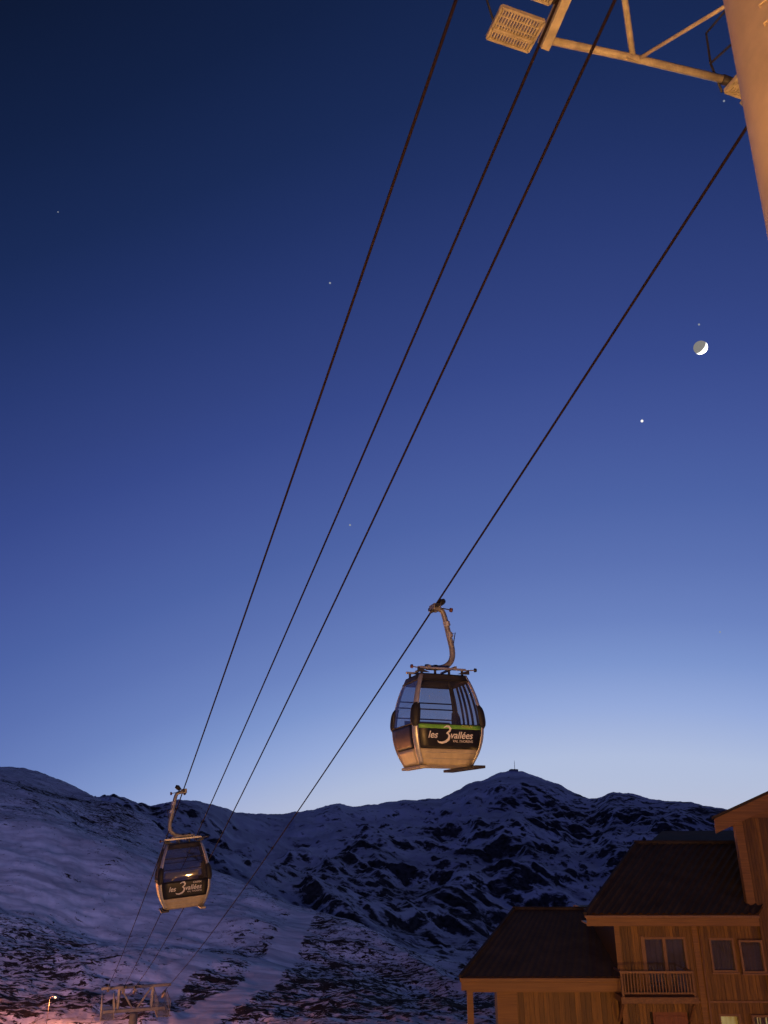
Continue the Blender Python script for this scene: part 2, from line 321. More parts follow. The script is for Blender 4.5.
def surface(name, rr, near):
    X = rr * np.sin(azr)[None, :]; Y = rr * np.cos(azr)[None, :]
    H = profile(rr)
    k = np.exp(-0.5 * (np.arange(-5, 6) / (3.0 if near else 5.0)) ** 2); k /= k.sum()
    Hp = np.pad(H, ((5, 5), (0, 0)), mode='edge'); H = sum(k[i] * Hp[i:i + H.shape[0]] for i in range(11))
    if near:
        amp = np.clip((rr - 110) / 200, 0, 1) * np.clip(np.abs(rr / rC[None, :] - 1) * 4 + 0.45, 0, 1)
        rel = 24.0 * fbm(X / 260, Y / 260, 3, 3) + 5.0 * (ridged((X * 0.8 + Y * 0.6) / 150, (Y * 0.8 - X * 0.6) / 420, 13, 3) - 0.5) + 2.6 * fbm(X / 60, Y / 60, 11, 5, 0.55)
        fine = 1.7 * fbm(X / 17, Y / 17, 21, 4, 0.6) * np.clip((rr - 150) / 100, 0, 1)
        piste = np.maximum(path_mask(X, Y, [(150, 1075), (205, 1015), (238, 985), (262, 962), (272, 945), (292, 925), (304, 910)], 6),
                           path_mask(X, Y, [(120, 1000), (160, 985), (175, 955), (215, 940), (262, 942)], 4.5))
        H = H + amp * rel + fine * (1 - 0.9 * piste)
        gap = np.gradient(fine, axis=0)
        b = -0.018 + 0.045 * fine
        for q in [(40, 905, 40, 30, .13), (25, 945, 45, 30, .10), (55, 935, 30, 15, .10), (60, 1000, 60, 14, .16), (20, 1010, 40, 14, .17), (110, 975, 22, 20, .06),
                  (222, 972, 24, 16, .34), (232, 1000, 30, 14, .10), (215, 935, 26, 30, .06), (330, 955, 40, 30, .15), (370, 985, 60, 30, .155), (318, 918, 14, 25, .16), (255, 1000, 30, 12, .12), (195, 985, 14, 10, .10),
                  (290, 985, 32, 15, .13), (430, 1000, 50, 25, .13), (395, 955, 30, 25, .07), (330, 1015, 60, 14, .15), (455, 985, 40, 20, .12), (200, 1012, 40, 14, .08),
                  (30, 785, 14, 40, .20), (52, 789, 12, 50, .30), (80, 797, 14, 60, .28), (345, 935, 40, 30, .08), (400, 975, 50, 30, .07), (120, 860, 20, 40, .07), (80, 820, 30, 60, .06), (20, 820, 30, 60, .05), (100, 815, 22, 80, .07), (115, 838, 14, 45, .10), (90, 842, 12, 30, .08), (120, 815, 12, 60, .10),
                  (60, 852, 30, 40, -.05), (30, 870, 40, 40, -.05), (160, 870, 40, 60, -.05), (250, 905, 40, 40, -.06), (140, 905, 30, 60, -.05), (180, 1000, 30, 12, -.03)]:
            b = b + 0.82 * blob(X, Y, *q)
        b = b + 0.035 * np.clip((az[None, :] + 13) / 3, 0, 1) * np.clip((760 - rr) / 200, 0, 1) + 0.03 * np.clip((-19 - az[None, :]) / 3, 0, 1) * np.clip((460 - rr) / 100, 0, 1)
        b = np.where(b > 0.0, 0.095 * np.tanh(b / 0.095), b) - 0.4 * piste
        b = np.where(rr < 130, -0.5, b)
    else:
        t = np.clip((rr - rv[None, :]) / (rF - rv)[None, :], 0, 2)
        amp = np.clip(np.abs(t - 1) * 5, 0.04, 1) * np.clip(t * 6, 0, 1)
        r1 = ridged(X / 900, Y / 900, 41, 5); r2 = ridged(X / 260 + 0.3 * r1, Y / 260, 61, 4)
        H = H + amp * (95 * (r1 - 0.45) + 42 * (r2 - 0.45))
        b = -0.008 + 0.10 * (r2 - 0.45) + 0.05 * (r1 - 0.45)
        for q in [(400, 905, 60, 260, .22), (440, 930, 70, 220, .26), (340, 880, 40, 200, .15), (480, 935, 40, 200, .18), (295, 868, 40, 160, .10), (360, 845, 26, 90, .12),
                  (420, 838, 34, 80, .12), (375, 827, 22, 60, .10), (540, 830, 40, 90, .06), (575, 812, 26, 150, .16), (640, 808, 45, 300, .26), (690, 812, 30, 300, .20), (610, 800, 20, 200, .18),
                  (505, 795, 9, 60, .12), (590, 855, 50, 120, .07), (500, 870, 50, 120, .08), (500, 895, 40, 120, .08), (202, 828, 16, 120, .24), (150, 830, 22, 120, .18), (190, 806, 30, 120, .16), (145, 812, 20, 120, .12),
                  (340, 806, 40, 60, .10), (270, 840, 60, 130, -.10), (255, 825, 50, 90, -.10), (310, 825, 40, 60, -.06), (480, 810, 22, 120, -.10), (545, 800, 20, 90, -.07), (470, 840, 26, 70, -.03), (610, 840, 40, 60, -.05), (655, 812, 8, 30, -.15)]:
            b = b + 0.42 * blob(X, Y, *q)
        b = np.where(b > 0.0, 0.09 * np.tanh(b / 0.09), b)
        gx = np.gradient(H, axis=0) / np.maximum(np.gradient(rr, axis=0), 1)
        b = b + np.clip((np.abs(gx) - 0.45) * 0.25, -0.05, 0.10)
    nr, nc = rr.shape
    co = np.stack([X, Y, H], -1).reshape(-1, 3).astype(np.float32)
    i, j = np.meshgrid(np.arange(nr - 1), np.arange(nc - 1), indexing='ij'); q = i * nc + j
    f = np.stack([q, q + 1, q + nc + 1, q + nc], -1).reshape(-1, 4)
    me = bpy.data.meshes.new(name); me.vertices.add(len(co)); me.vertices.foreach_set('co', co.ravel())
    me.loops.add(f.size); me.loops.foreach_set('vertex_index', f.ravel().astype(np.int32))
    me.polygons.add(len(f)); me.polygons.foreach_set('loop_start', np.arange(0, f.size, 4, dtype=np.int32))
    me.update(calc_edges=True); me.shade_smooth()
    a = me.attributes.new('rock', 'FLOAT', 'POINT'); a.data.foreach_set('value', b.ravel().astype(np.float32))
    me.materials.append(M['near_snow' if near else 'far_snow'])
    me.flip_normals()
    o = bpy.data.objects.new(name, me); COL.objects.link(o); o['kind'] = 'structure'
    return X, Y, H
rn = np.minimum(rows_near[:, None], rv[None, :]) + np.linspace(0, 0.5, len(rows_near))[:, None]
GN = surface('snowy_hillside', rn, True)
rf = rv[None, :] - 8 + rows_far[:, None] * (rF - rv + 8)[None, :]
GF = surface('mountain_range', rf, False)
def ground_z(x, y):
    d = (GN[0] - x) ** 2 + (GN[1] - y) ** 2; return float(GN[2].ravel()[int(np.argmin(d))])

# ------------------------------------------------------------------ moon and stars
mm = bpy.data.materials.new('moon_surface'); mm.use_nodes = True; n = mm.node_tree.nodes; L = mm.node_tree.links
n.remove(n['Principled BSDF']); em = n.new('ShaderNodeEmission')
gm = n.new('ShaderNodeNewGeometry'); dt = n.new('ShaderNodeVectorMath'); dt.operation = 'DOT_PRODUCT'; L.new(gm.outputs['Normal'], dt.inputs[0])
mv = ray(700, 347).normalized(); mr_ = Vector((mv.y, -mv.x, 0)).normalized(); mu_ = mr_.cross(mv); dsun = (mv * 0.42 + mr_ * 0.55 - mu_ * 0.66).normalized(); dt.inputs[1].default_value = dsun
mr = n.new('ShaderNodeMapRange'); mr.inputs[1].default_value = -0.05; mr.inputs[2].default_value = 0.30; mr.inputs[3].default_value = 0.0115; mr.inputs[4].default_value = 0.30
nz = n.new('ShaderNodeTexNoise'); nz.inputs['Scale'].default_value = 0.012; L.new(n.new('ShaderNodeTexCoord').outputs['Object'], nz.inputs['Vector'])
ml = n.new('ShaderNodeMath'); ml.operation = 'MULTIPLY'; L.new(dt.outputs['Value'], mr.inputs[0]); L.new(mr.outputs[0], ml.inputs[0])
m2 = n.new('ShaderNodeMapRange'); m2.inputs[3].default_value = 0.75; m2.inputs[4].default_value = 1.2; L.new(nz.outputs['Fac'], m2.inputs[0]); L.new(m2.outputs[0], ml.inputs[1])
em.inputs[0].default_value = (1, 0.95, 0.88, 1); L.new(ml.outputs[0], em.inputs[1]); L.new(em.outputs[0], n['Material Output'].inputs[0])
def ball(name, c, r, m, seg=32):
    b = MB(); rings = seg // 2
    b.v = [(0, 0, r)] + [(r * math.sin(math.pi * i / rings) * math.cos(2 * math.pi * k / seg), r * math.sin(math.pi * i / rings) * math.sin(2 * math.pi * k / seg), r * math.cos(math.pi * i / rings)) for i in range(1, rings) for k in range(seg)] + [(0, 0, -r)]
    for k in range(seg):
        b.f.append((0, 1 + k, 1 + (k + 1) % seg)); e = len(b.v) - 1; s0 = 1 + (rings - 2) * seg; b.f.append((e, s0 + (k + 1) % seg, s0 + k))
        for i in range(rings - 2):
            s = 1 + i * seg; b.f.append((s + k, s + seg + k, s + seg + (k + 1) % seg, s + (k + 1) % seg))
    o = b.build(name, m, smooth=True); o.location = c; return o
DM = 60000.0
o = ball('moon', at(700.5, 347.5, DM), 6.7 / FPX * DM, mm, 48)
tag(o, 'bright crescent moon with faint earthshine in the blue sky', 'moon')
stm = emit('starlight', (1, 0.96, 0.92), 0.055); stm2 = emit('faint_starlight', (0.8, 0.86, 1), 0.017)
for x, y, s, big, lb in [(642, 421, 1.35, 1, 'brightest star, lower left of the moon'), (699, 324.5, 1.0, 0, 'small star just above the moon'), (330, 283, 1.05, 0, 'lone star left of the leftmost rope, upper sky'),
                         (350, 525, 1.0, 0, 'faint star between the two middle ropes'), (58, 212, 0.6, 0, 'faint star at the far left of the dark sky'),
                         (720, 632, 0.85, 0, 'faint star low at the right above the chalet'), (724, 101, 0.95, 0, 'small star under the right catwalk by the column')]:
    tag(ball('star', at(x, y, DM), s / FPX * DM, stm if big else stm2, 12), lb, 'star', 'stars in the dusk sky')

# ------------------------------------------------------------------ haul ropes
ROPES = {1: ((456, 0, 7.75), (109, 985, 60), 0.75), 2: ((537, 50, 9.0), (124, 987, 60), 0.6), 3: ((615, 0, 8.5), (135, 987, 60), 1.1), 4: ((745, 130, 9.0), (164, 991, 60), 0.7)}
def rope_pt(k, t):
    a, b, s = ROPES[k]; p = at(*a) * (1 - t) + at(*b) * t
    if 0 <= t <= 1: p.z -= 4 * s * t * (1 - t)
    elif t < 0: p.z -= 4 * s * t
    else: p.z += 4 * s * (t - 1)
    return p
RL = {1: 'leftmost haul rope, carrying the far gondola cabin', 2: 'second rope from the left, running under the open catwalk', 3: 'third rope from the left, passing behind the tie beam', 4: 'rightmost haul rope, carrying the near gondola cabin'}
for k in ROPES:
    ts = [-0.5, -0.2, -0.1] + [i / 60 for i in range(61)] + [1.2, 1.6, 2.2]
    o = MB().tube([rope_pt(k, t) for t in ts], 0.0185, 10).build('haul_rope', M['rope'], smooth=True)
    tag(o, RL[k], 'cable', 'gondola ropes crossing the sky')

# ------------------------------------------------------------------ gondola cabins
A0, B0, RC = 0.89, 0.78, 0.105
ZP = [0.0, -0.10, -0.22, -0.5, -0.85, -1.16, -1.42, -1.67, -1.9, -2.06]
SP = [0.66, 0.725, 0.78, 0.88, 0.965, 1.0, 0.985, 0.925, 0.83, 0.72]
def prof(z):
    zz = [-q for q in ZP]; i = 0
    return float(np.interp(-z, zz, SP))
def prof_s(z):              # smoothed
    return sum(prof(max(-2.06, min(0, z + d))) * w for d, w in ((-0.12, 1), (-0.06, 2), (0, 3), (0.06, 2), (0.12, 1))) / 9
def face_pt(side, u, z, off=0.0):   # side 0:-y 1:+x 2:+y 3:-x ; u in -1..1 over the flat part
    s = prof_s(z); a = A0 * s; b = B0 * s; rc = RC * s
    if side == 0: return ((a - rc) * u, -b - off, z)
    if side == 1: return (a + off, (b - rc) * u, z)
    if side == 2: return (-(a - rc) * u, b + off, z)
    return (-a - off, -(b - rc) * u, z)
def corner_pt(c, w, z, off=0.0):    # corner c between side c and c+1
    s = prof_s(z); a = A0 * s; b = B0 * s; rc = RC * s
    cx, cy, a0 = [((a - rc), -(b - rc), -90), ((a - rc), (b - rc), 0), (-(a - rc), (b - rc), 90), (-(a - rc), -(b - rc), 180)][c]
    t = R(a0 + 90 * w); return (cx + (rc + off) * math.cos(t), cy + (rc + off) * math.sin(t), z)
def patch(fn, us, zs, mb=None):
    mb = mb or MB(); nu = len(us)
    vs = [fn(u, z) for z in zs for u in us]
    fs = [(j * nu + i + nu, j * nu + i + nu + 1, j * nu + i + 1, j * nu + i) for j in range(len(zs) - 1) for i in range(nu - 1)]
    return mb.add(vs, fs)
def lin(a, b, n): return [a + (b - a) * i / (n - 1) for i in range(n)]
def solid(o, t, off=-1):
    m = o.modifiers.new('thickness', 'SOLIDIFY'); m.thickness = t; m.offset = off; return o
def text(name, body, size, m, parent, loc, tilt, shear=0.0, bold=0.0, sx=1.0):
    c = bpy.data.curves.new(name, 'FONT'); c.body = body; c.size = size; c.shear = shear; c.align_x = 'LEFT'; c.offset = bold; c.extrude = 0.002; c.resolution_u = 6
    o = bpy.data.objects.new(name, c); COL.objects.link(o); c.materials.append(m); o.parent = parent
    o.location = loc; o.rotation_euler = (R(90) + tilt, 0, 0); o.scale = (sx, 1, 1)
    dg = bpy.context.evaluated_depsgraph_get(); me = bpy.data.meshes.new_from_object(o.evaluated_get(dg)); me.name = name
    q = bpy.data.objects.new(name, me); COL.objects.link(q); q.parent = parent; q.location = loc; q.rotation_euler = o.rotation_euler; q.scale = (sx, 1, 1)
    bpy.data.objects.remove(o); bpy.data.curves.remove(c); q.name = name; q['kind'] = 'stuff'
    return q

def make_cabin(grip, rz, sg, near, label, swing=0.0):
    root = empty('gondola_cabin', grip, rz); root.rotation_euler.y = swing; root.scale = (0.845, 0.845, 0.845); tag(root, label, 'gondola cabin', 'gondola cabins on the ropes')
    zt = -1.76
    T = lambda p: (p[0], p[1], p[2] + zt)
    F = lambda side, off=0.0: (lambda u, z: T(face_pt(side, u, z, off)))
    C = lambda c, off=0.0: (lambda w, z: T(corner_pt(c, w, z, off)))
    # lower shell, one panel for every side
    z_low = lin(-1.72, -2.06, 6)
    for s in range(4):
        solid(patch(F(s), lin(-1, 1, 7), z_low).build('lower_panel', M['cream'], root, True), 0.03)
    for s in (0, 2):
        for zz in (-1.80, -1.93):
            MB().tube([T(face_pt(s, u, zz, 0.004)) for u in lin(-0.98, 0.98, 6)], 0.006, 5).build('panel_rib', M['alu'], root)
    # dark printed band
    bands = []
    for s in range(4):
        bands.append(solid(patch(F(s, 0.004), lin(-1, 1, 7), lin(-1.18, -1.72, 8)).build('dark_band', M['gloss'], root, True), 0.025))
    # panes and header
    for s in range(4):
        g = patch(F(s), lin(-0.985, 0.985, 9), lin(-0.15, -1.18, 10)).build('window_pane', M['cabin_glass'], root, True)
        hd = MB(); patch(F(s, 0.002), lin(-1, 1, 5), lin(0, -0.15, 5), hd); solid(hd.build('header', M['dark'], root, True), 0.03)
        fr = MB()
        fr.tube([T(face_pt(s, u, -0.147, 0.008)) for u in lin(-1, 1, 7)], 0.016, 6); fr.build('window_seal', M['black'], g); fr = MB(); fr.tube([T(face_pt(s, u, -1.185, 0.010)) for u in lin(-1, 1, 7)], 0.012, 6)
        fr.build('window_seal', M['black'], g)
    # door side (outer): vertical ski slots
    for s in ((1,) if sg > 0 else (3,)):
        for u in (-0.55, -0.15, 0.25, 0.62):
            mb = MB(); mb.tube([T(face_pt(s, u, z, 0.02)) for z in lin(-0.15, -1.2, 9)], 0.03 if u else 0.02, 6); mb.build('door_mullion', M['dark'], root, True)
    # corner posts
    for c in range(4):
        solid(patch(C(c, 0.006), lin(0, 1, 7), lin(0.0, -2.06, 26)).build('corner_post', M['alu' if c != 1 else 'dark'], root, True), 0.035)
        bm_ = MB(); zc = -0.98
        pts = []
        nu, nv = 9, 9                      # oval bumper pad hugging the corner
        for j in range(nv):
            for i in range(nu):
                w = -0.35 + 1.7 * i / (nu - 1); q = -1 + 2 * j / (nv - 1)
                e = max(0.0, 1 - ((i / (nu - 1) * 2 - 1) ** 2 * 0.75 + abs(q) ** 3 * 0.9)) ** 0.5
                pts.append(T(corner_pt(c, min(1.25, max(-0.25, w)), zc + q * 0.27, -0.012 + 0.075 * e)))
        bm_.add(pts, [(j * nu + i, j * nu + i + 1, (j + 1) * nu + i + 1, (j + 1) * nu + i) for j in range(nv - 1) for i in range(nu - 1)])
        bm_.build('bumper_pad', M['black'], root, True)
    # floor and roof
    def cap(z, name, m, off=0.0, bulge=0.0):
        ring = []
        for s in range(4):
            ring += [T(face_pt(s, u, z, off)) for u in lin(-1, 1, 5)] + [T(corner_pt(s, w, z, off)) for w in (0.25, 0.5, 0.75)]
        mb = MB(); nn = len(ring); c = (0, 0, z + zt + bulge)
        ring2 = [(p[0] * 0.6, p[1] * 0.6, p[2] + bulge * 0.75) for p in ring]
        mb.add(ring + ring2 + [c], [(i, (i + 1) % nn, nn + (i + 1) % nn, nn + i) for i in range(nn)] + [(nn + i, nn + (i + 1) % nn, 2 * nn) for i in range(nn)])
        return mb.build(name, m, root, True)
    cap(-2.06, 'floor', M['cream'], 0.004, -0.02)
    cap(0.0, 'roof', M['dark'], 0.01, 0.05)
    # foot boards along both long sides, skid rail under the front
    for sx, ln in ((1, 0.92), (-1, 0.62)):
        dk = sx * sg > 0; xa, xb = (0.52, 0.78) if dk else (0.50, 0.68)
        MB().box(min(sx * xa, sx * xb), max(sx * xa, sx * xb), -ln, ln, zt - 2.13, zt - 2.07).build('foot_board', M['dark' if dk else 'cream'], root, bevel=0.01)
        for yy in (-0.5, 0.5): MB().bar((sx * 0.56, yy, zt - 2.08), (sx * 0.56, yy, zt - 1.98), 0.05, 0.03, (0, 1, 0)).build('board_bracket', M['galv'], root)
    # interior: benches, grab bars
    for yy, sgn in ((-0.45, -1), (0.45, 1)):
        MB().box(-0.62, 0.62, yy - 0.2, yy + 0.2, zt - 1.62, zt - 1.56).build('bench_seat', M['seat'], root, bevel=0.015)
        mb = MB(); bt = 0.27 if sgn > 0 else 0.12; mb.obox((0, yy + sgn * 0.13, zt - 1.51 + bt), (0.6, 0, 0), (0, 0.02, 0), (0, sgn * 0.03, bt)); mb.build('bench_back', M['seat'], root, bevel=0.015)
    for zz in (-0.52, -0.66, -0.90):
        s = prof_s(zz); MB().tube([(-(A0 - 0.1) * s, B0 * s - 0.04, zt + zz), ((A0 - 0.1) * s, B0 * s - 0.04, zt + zz)], 0.017, 6).build('grab_bar', M['black'], root, True)
    # roof frame
    for yy in (-0.40, 0.40):
        bar = MB().bar((-0.62, yy, zt + 0.155), (0.62, yy, zt + 0.155), 0.05, 0.05).build('roof_bar', M['alu'], root, bevel=0.008)
        for xx in (-0.52, -0.18, 0.18, 0.52): MB().bar((xx, yy, zt + 0.0), (xx, yy, zt + 0.14), 0.05, 0.04, (0, 1, 0)).build('roof_bar_stay', M['dark'], bar)
    for xx in (-0.34, 0.34):
        MB().bar((xx, -0.45, zt + 0.20), (xx, 0.45, zt + 0.20), 0.06, 0.045).build('cross_bar', M['galv'], root, bevel=0.006)
    for e in (-1, 1):
        MB().tube([(e * 0.60, -0.46, zt + 0.13), (e * 0.82, -0.52, zt + 0.14)], 0.014, 6).build('guide_rod', M['galv'], root)
        MB().tube([(e * 0.80, -0.52, zt + 0.14), (e * 0.845, -0.52, zt + 0.142)], [0.05, 0.042], 12).build('guide_disc', M['red' if e < 0 else 'black'], root, True)
        MB().prism([(e * 0.36, -0.52, zt + 0.03), (e * 0.66, -0.52, zt + 0.03), (e * 0.66, -0.52, zt + 0.13)], (0, 0.05, 0)).build('roof_gusset', M['dark'], root)
    for xx in (-0.22, 0.0):
        MB().tube([(xx * sg, 0, zt + 0.22), (xx * sg, 0, zt + 0.31)], [0.075, 0.055], 12).build('damper', M['black'], root, True)
    MB().bar((-0.42 * sg, 0, zt + 0.235), (0.36 * sg, 0, zt + 0.235), 0.14, 0.05).build('hanger_foot', M['galv'], root, bevel=0.01)
    # hanger arm, bowed to the outside of the line
    HS = 1.225; hp = [(a_1, b_1 * HS) for a_1, b_1 in [(0.02, -0.02), (0.20, -0.05), (0.275, -0.17), (0.33, -0.36), (0.395, -0.60), (0.455, -0.83), (0.455, -1.0), (0.385, -1.12), (0.25, -1.20), (0.08, -1.235), (-0.25, -1.245)]]
    fine = []
    for i in range(len(hp) - 1):
        p0, p1, p2, p3 = hp[max(i - 1, 0)], hp[i], hp[i + 1], hp[min(i + 2, len(hp) - 1)]
        for q in range(5):
            t = q / 5; fine.append([0.5 * ((2 * p1[d]) + (-p0[d] + p2[d]) * t + (2 * p0[d] - 5 * p1[d] + 4 * p2[d] - p3[d]) * t * t + (-p0[d] + 3 * p1[d] - 3 * p2[d] + p3[d]) * t ** 3) for d in (0, 1)])
    fine.append(list(hp[-1])); nf = len(fine)
    arm = MB().tube([(sg * a, 0, b) for a, b in fine], [0.060 + 0.012 * math.sin(math.pi * i / nf) for i in range(nf)], 10).build('hanger_arm', M['galv'], root, True)
    for (a, b) in ((0.335, -0.40), (0.40, -0.68)): MB().tube([(sg * (a - 0.015), 0, b + 0.06), (sg * (a + 0.015), 0, b - 0.05)], 0.088, 10).build('arm_clamp', M['alu'], arm)
    MB().tube([(sg * 0.46, 0, -0.66), (sg * 0.56, 0, -0.60), (sg * 0.52, 0, -0.78), (sg * 0.50, 0, -0.90)], 0.013, 6).build('cable_hook', M['dark'], arm)
    # grip
    g = MB(); g.box(-0.07, 0.13, -0.17, 0.17, -0.09, 0.075); gb = g.build('grip_body', M['galv'], root, bevel=0.02)
    j = MB(); j.box(-0.045, 0.045, -0.30, 0.30, -0.035, 0.045); j.build('grip_jaw', M['dark'], gb, bevel=0.012)
    MB().tube([(sg * 0.10, -0.05, 0.05), (sg * 0.20, -0.05, 0.15), (sg * 0.27, -0.05, 0.19)], [0.06, 0.085, 0.055], 10).build('grip_lever', M['black'], gb, True)
    MB().tube([(sg * 0.12, -0.08, -0.02), (sg * 0.42, -0.08, -0.05)], 0.015, 6).build('guide_pin', M['dark'], gb)
    MB().tube([(sg * 0.40, -0.08, -0.05), (sg * 0.46, -0.08, -0.055)], 0.055, 12).build('guide_roller', M['red'], gb, True)
    MB().tube([(-sg * 0.06, -0.06, -0.10), (-sg * 0.06, 0.06, -0.10)], 0.045, 12).build('tension_roller', M['dark'], gb, True)
    # printing on the end that faces the viewer
    sl = math.atan2(B0 * (prof_s(-1.32) - prof_s(-1.58)), 0.26)
    def on(x, z): return (x, -B0 * prof_s(z) - 0.022, z + zt)
    band = bands[0]
    text('lettering', 'les', 0.215, M['white'], band, on(-0.55, -1.49), sl, 0.25, 0.0028)
    text('lettering', 'vallées', 0.215, M['white'], band, on(-0.01, -1.49), sl, 0.25, 0.0028, 0.98)
    text('lettering', 'VAL THORENS', 0.078, M['white'], band, on(0.06, -1.575), sl, 0.15, 0.0, 0.98)
    p3 = [(-0.165, 0.235), (-0.10, 0.268), (-0.035, 0.262), (0.0, 0.215), (-0.02, 0.165), (-0.075, 0.132), (-0.10, 0.12), (-0.055, 0.105), (-0.025, 0.055), (-0.045, -0.015), (-0.11, -0.065), (-0.20, -0.09), (-0.285, -0.08), (-0.315, -0.045)]
    wd = [0.008, 0.02, 0.026, 0.026, 0.022, 0.014, 0.012, 0.018, 0.026, 0.028, 0.026, 0.022, 0.015, 0.005]
    vs, fs = [], []
    for i, (a, b) in enumerate(p3):
        q0, q1 = p3[max(0, i - 1)], p3[min(len(p3) - 1, i + 1)]; d = Vector((q1[0] - q0[0], q1[1] - q0[1], 0)).normalized()
        for e in (-1, 1):
            px_, pz_ = a - d.y * e * wd[i], b + d.x * e * wd[i]; zz = -1.50 + pz_; vs.append(on(px_, zz))
    fs = [(2 * i, 2 * i + 1, 2 * i + 3, 2 * i + 2) for i in range(len(p3) - 1)]
    solid(MB().add(vs, fs).build('numeral', M['white'], band), 0.004)
    if near:
        solid(patch(F(0, 0.014), lin(-0.99, 0.99, 7), lin(-1.185, -1.285, 3)).build('green_stripe', M['green'], band, True), 0.006)
        text('lettering', 'CAIRN', 0.085, M['lime'], band, (0.26, -B0 * prof_s(-1.25) - 0.036, -1.255 + zt), sl * 0.5, 0.1, 0.0012, 1.1)
    else:
        text('lettering', 'CAIRN', 0.085, M['white'], band, on(0.26, -1.30), sl, 0.1, 0.0012, 1.1)
    return root

def find_t(k, px):
    lo, hi = 0.0, 1.0
    for _ in range(50):
        m_ = (lo + hi) / 2
        if pix(rope_pt(k, m_))[0] > px: lo = m_
        else: hi = m_
    return lo
t4 = find_t(4, 434); t1 = find_t(1, 183)
G4, G1 = rope_pt(4, t4), rope_pt(1, t1)
dr = at(*ROPES[4][1]) - at(*ROPES[4][0]); heading = -math.atan2(dr.x, dr.y)
HEAD = (-heading)
rz = math.atan2(-dr.x, dr.y)
make_cabin(G4, rz, 1, True, 'near gondola cabin with a green stripe, high against the open sky')
make_cabin(G1, rz, -1, False, 'far gondola cabin at the left, hanging in front of the snowy hillside', R(-5.5))

# ------------------------------------------------------------------ near lift tower: column, tie beam, catwalks, sheave beams
hd = Vector((dr.x, dr.y, 0)).normalized(); pp = Vector((hd.y, -hd.x, 0)); UP = Vector((0, 0, 1))
tw = empty('lift_tower', (4.02, 5.1, -12.0)); tag(tw, 'cream painted lift tower with grated catwalks at the upper right edge', 'lift tower', 'gondola lift towers')
TW = Vector(tw.location)
def tp(v): return Vector(v) - TW
col = MB(); zs = lin(-13.0, 10.5, 24)
col.tube([(0, 0, z - TW.z) for z in zs], [0.70 - 0.032 * (z - 4.67) for z in zs], 48)
col.build('column', M['column'], tw, True)
for i in range(24):
    z = 4.2 + i * 0.25; rr_ = 0.70 - 0.032 * (z - 4.67); a0 = R(-139)
    c = Vector((math.cos(a0), math.sin(a0), 0)); s_ = Vector((-math.sin(a0), math.cos(a0), 0))
    b0 = c * (rr_ - 0.03); b1 = c * (rr_ + 0.012)
    zz = Vector((0, 0, z - TW.z))
    MB().tube([b0 - s_ * 0.16 + zz, b1 - s_ * 0.16 + zz, b1 + s_ * 0.16 + zz, b0 + s_ * 0.16 + zz], 0.009, 6).build('ladder_rung', M['column'], tw)
def catwalk(base, side, steps, w, name_m):
    for i in range(steps):
        o_ = Vector(base) - hd * (0.50 * i) + UP * (0.13 * i)
        fr = MB(); c0 = o_; c1 = o_ - hd * 0.38; q = pp * (side * w)
        for a, b in ((c0, c0 + q), (c1, c1 + q), (c0 - hd * 0.13, c0 - hd * 0.13 + q), (c0, c1), (c0 + q, c1 + q)):
            fr.bar(tp(a), tp(b), 0.028, 0.05)
        f = fr.build('platform_frame', M['yellow'], tw)
        sl = MB()
        for k in range(1, 15):
            s0 = c0 + q * (k / 15.0); sl.bar(tp(s0), tp(s0 - hd * 0.38), 0.017, 0.03)
        for k in range(1, 4):
            s0 = c0 - hd * (0.38 * k / 4); sl.bar(tp(s0), tp(s0 + q), 0.012, 0.025)
        tag(sl.build('grating', M['yellow'], f), kind='stuff')
r2 = rope_pt(2, 0.0); r4 = rope_pt(4, 0.0)
slope2 = (rope_pt(2, 0.02) - rope_pt(2, 0.0)).normalized()
B2 = at(543, 47, 9.0)
beam = MB().bar(tp(B2), tp(B2 - slope2 * 4.2), 0.11, 0.20).build('sheave_beam', M['yellow'], tw, bevel=0.01)
for i in range(5):
    c = r2 - slope2 * (0.55 + 0.7 * i) + UP * 0.17
    MB().tube([tp(c - pp * 0.05), tp(c - pp * 0.018), tp(c + pp * 0.018), tp(c + pp * 0.05)], [0.19, 0.165, 0.165, 0.19], 20).build('sheave', M['dark'], tw, True)
catwalk(at(528, 51, 9.0), -1, 5, 0.53, 'yellow')
B4 = at(746, 108, 9.2)
MB().bar(tp(B4), tp(B4 - slope2 * 4.2), 0.11, 0.20).build('sheave_beam', M['yellow'], tw, bevel=0.01)
for i in range(5):
    c = r4 - slope2 * (0.75 + 0.7 * i) + UP * 0.19
    MB().tube([tp(c - pp * 0.05), tp(c - pp * 0.018), tp(c + pp * 0.018), tp(c + pp * 0.05)], [0.19, 0.165, 0.165, 0.19], 20).build('sheave', M['dark'], tw, True)
catwalk(at(759, 103, 9.2), -1, 6, 0.50, 'yellow')
TB0 = at(548, 40, 9.0); TB1 = at(722, 79, 9.2); TM = TB0.lerp(TB1, 0.5)
TM = at(633, 58, 9.1)
MB().tube([tp(TB0), tp(TM), tp(TB1)], 0.045, 12).build('tie_beam', M['yellow'], tw, True)
AR = Vector((3.92, 5.1, 9.6))      # cross arm above the picture
arm_l = AR - pp * 3.4; arm_r = AR + pp * 2.2
MB().bar(tp(arm_l), tp(arm_r), 0.45, 0.5).build('cross_arm', M['yellow'], tw, bevel=0.02)
MB().tube([tp(TM), tp(at(622, -20, 8.7)), tp(AR - pp * 1.6)], 0.036, 10).build('brace', M['yellow'], tw, True)
MB().tube([tp(at(638, 59, 9.1)), tp(at(724, 7, 8.2)), tp(at(800, -38, 7.9))], 0.022, 10).build('brace', M['yellow'], tw, True)
MB().tube([tp(TB1), tp(at(735, 84, 9.25))], 0.055, 10).build('beam_socket', M['dark'], tw, True)
